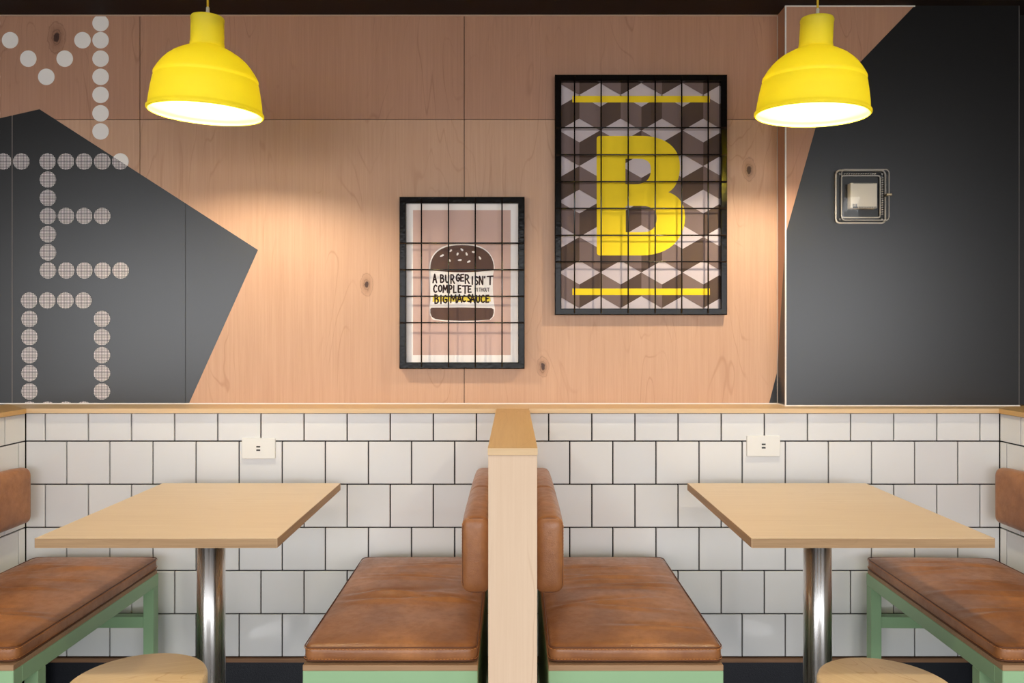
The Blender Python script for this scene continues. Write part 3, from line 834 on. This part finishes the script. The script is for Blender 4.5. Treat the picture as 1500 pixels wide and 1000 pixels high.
# --- letter B print
f2 = thing('framed_print', 'large black wire-grid frame with a yellow letter B over cube pattern', 'picture', tuple(P(939, 461, FY)))
f2.location.y = WALL_Y
frame_parts(f2, 813, 1065.5, 109, 461, .0235, (841.6, 880.6, 920.2, 959.8, 998.6, 1037.4), (187, 226.6, 266, 305.2, 344.5, 383.2))
pb = Print([ink('ink_pale_lilac', (204, 190, 192)), ink('ink_mauve', (124, 104, 100)), ink('ink_brown', (88, 70, 62)), ink('ink_bright_yellow', (250, 216, 40))])
RX0, RX1, RY0, RY1 = 821.5, 1057.5, 118.5, 452
pb.poly([(RX0, RY0), (RX1, RY0), (RX1, RY1), (RX0, RY1)], 2, 0)
hw, hh = 30.25, 17.45
for r_ in range(-2, 8):
    yc = 139 + 52.0 * r_
    for c_ in range(-2, 6):
        xc = 879 + 60.5 * c_ - (hw if r_ % 2 else 0)
        for pts, m in (([(xc - hw, yc), (xc, yc - hh), (xc + hw, yc), (xc, yc + hh)], 0),
                       ([(xc - hw, yc), (xc, yc + hh), (xc, yc + hh + 35), (xc - hw, yc + 35)], 1)):
            q = clip_rect(pts, RX0, RX1, RY0, RY1)
            if q: pb.poly(q, m, 1)
def bez(p0, p1, p2, p3, n=12):
    return [tuple((1 - t) ** 3 * a + 3 * (1 - t) ** 2 * t * b + 3 * (1 - t) * t * t * c + t ** 3 * d for a, b, c, d in zip(p0, p1, p2, p3)) for t in (k / n for k in range(n))]
Bo = bez((874, 204), (874, 200.5), (876, 199), (879, 199), 5) + bez((879, 199), (900, 199), (930, 199), (940, 199), 3) + bez((940, 199), (974, 199), (996, 216), (996, 243)) + bez((996, 243), (996, 262), (990, 275), (979, 281.5)) \
    + bez((979, 281.5), (994, 286), (1003.5, 298), (1003.5, 318)) + bez((1003.5, 318), (1003.5, 352), (978, 374), (940, 374)) + bez((940, 374), (920, 374), (890, 374), (879, 374), 3) + bez((879, 374), (876, 374), (874, 372.4), (874, 369), 5)
Bh1 = [(916.2, 232.5), (936, 232.5)] + bez((936, 232.5), (948, 232.5), (953.4, 238), (953.4, 248)) + bez((953.4, 248), (953.4, 262), (946, 269.5), (931, 269.5)) + [(931, 269.5), (916.2, 269.5)]
Bh2 = [(916.6, 301.5), (940, 301.5)] + bez((940, 301.5), (955, 301.5), (962, 308), (962, 319)) + bez((962, 319), (962, 334), (953, 340), (942, 340)) + [(942, 340), (916.6, 340)]
pb.holed([Bo, Bh1, Bh2], 3, 2)
for ya, yb_ in ((140.5, 150), (422.5, 432)):
    pb.poly([(838.3, ya), (1039.8, ya), (1039.8, yb_), (838.3, yb_)], 3, 2)
pb.build('letter_print', f2)

# ------------------------------------------------------------------ outlets
def make_outlet(label, px, py):
    c = P(px, py, TILE_Y)
    o = thing('usb_outlet', label, 'outlet', (c.x, TILE_Y, c.z), 0, 'white usb wall outlets')
    bm = bmesh.new(); add_box(bm, (-.0583, -.0085, -.0365), (.0583, -.0002, .0365))
    es = [e for e in bm.edges if abs(e.verts[0].co.x - e.verts[1].co.x) < 1e-6 and abs(e.verts[0].co.z - e.verts[1].co.z) < 1e-6]
    bmesh.ops.bevel(bm, geom=es, offset=.004, segments=4, affect='EDGES', profile=.5)
    fr = [f for f in bm.faces if f.normal.y < -.9]
    bmesh.ops.bevel(bm, geom=[e for f in fr for e in f.edges], offset=.002, segments=2, affect='EDGES', profile=.5)
    bmobj('cover_plate', bm, M_plastic, o)
    for z in (-.0055, .0065):
        box('usb_port', (-.0068, -.0092, z - .0026), (.0068, -.0082, z + .0026), M_slot, o)
        box('port_tongue', (-.005, -.0096, z - .0004), (.005, -.0090, z + .0004), plain('port_grey', (60, 60, 60), .5), o)
    return o
make_outlet('white usb outlet plate on the tiles behind the table below the pentagon graphic', 379.5, 656.3)
make_outlet('white usb outlet plate on the tiles behind the table below the thermostat', 1117.5, 652.8)

# ------------------------------------------------------------------ thermostat in a clear guard
tc_ = P(1266, 286, 2.84)
th = thing('thermostat', 'cream thermostat inside a clear lockable guard box on the black column', 'thermostat', (tc_.x, COLUMN_Y - .0008, tc_.z))
w2, h2, dp = .0885, .094, .046
bm = bmesh.new()
add_box(bm, (-w2, -dp, -h2), (w2, -.004, h2))
es = [e for e in bm.edges if abs(e.verts[0].co.x - e.verts[1].co.x) < 1e-6 and abs(e.verts[0].co.z - e.verts[1].co.z) < 1e-6]
bmesh.ops.bevel(bm, geom=es, offset=.014, segments=5, affect='EDGES', profile=.5)
bmesh.ops.bevel(bm, geom=[e for f in bm.faces if f.normal.y < -.9 for e in f.edges], offset=.006, segments=3, affect='EDGES', profile=.5)
back = [f for f in bm.faces if f.calc_center_median().y > -.0045 and len(f.verts) > 6]
bmesh.ops.delete(bm, geom=back, context='FACES')
g = bmobj('guard_cover', bm, M_acrylic, th, True)
def ring(name, hx, hz, y, r, mat, par, rr=.012):
    return tube(name, [(x, y, z) for x, z in rrect(hx, hz, rr)], r, mat, par, 6, True)
ring('guard_base_rim', w2 + .001, h2 + .001, -.004, .0035, M_acrylic_edge, th, .015)
ring('guard_front_rim', w2 - .004, h2 - .004, -dp + .003, .0016, M_acrylic_edge, g)
ring('guard_inner_rim', w2 - .0185, h2 - .0185, -.006, .0026, M_acrylic_edge, g, .008)
bm = bmesh.new()
for k in range(17):
    z = -.066 + k * .0082
    add_box(bm, (w2 - .0145, -.012, z), (w2 - .0095, -.004, z + .0045), .0008, 1)
for k in range(14):
    x = -.062 + k * .0085
    add_box(bm, (x, -.012, h2 - .0145), (x + .0045, -.004, h2 - .0105), .0008, 1)
bmobj('vent_ribs', bm, M_acrylic_edge, g)['kind'] = 'stuff'
box('guard_lock', (w2 - .014, -dp - .004, -.004), (w2 + .004, -dp + .02, .005), plain('brass_lock', (196, 176, 140), .25, .9), g, .0015, 2)
for sx in (-1, 1):
    for sz in (-1, 1):
        lathe('guard_screw', [(0, 0), (.004, 0), (.004, .003), (.003, .0045), (0, .005)], M_steel, g, 12, (sx * (w2 - .012), -.006, sz * (h2 - .012))).rotation_euler = (PI / 2, 0, 0)
body = box('sensor_body', (-.047, -.030, -.046), (.049, -.0005, .046), M_cream, th, .003, 2)
bm = bmesh.new()
for k in range(14):
    x = -.036 + k * .006
    add_box(bm, (x, -.0306, -.0445), (x + .0026, -.0298, -.0395)); add_box(bm, (x, -.0306, .042), (x + .0026, -.0298, .0455))
for k in range(3): add_box(bm, (-.039 + k * .006, -.0307, -.0445), (-.0362 + k * .006, -.0298, -.030))
bmobj('vent_slots', bm, M_slot, body)['kind'] = 'stuff'
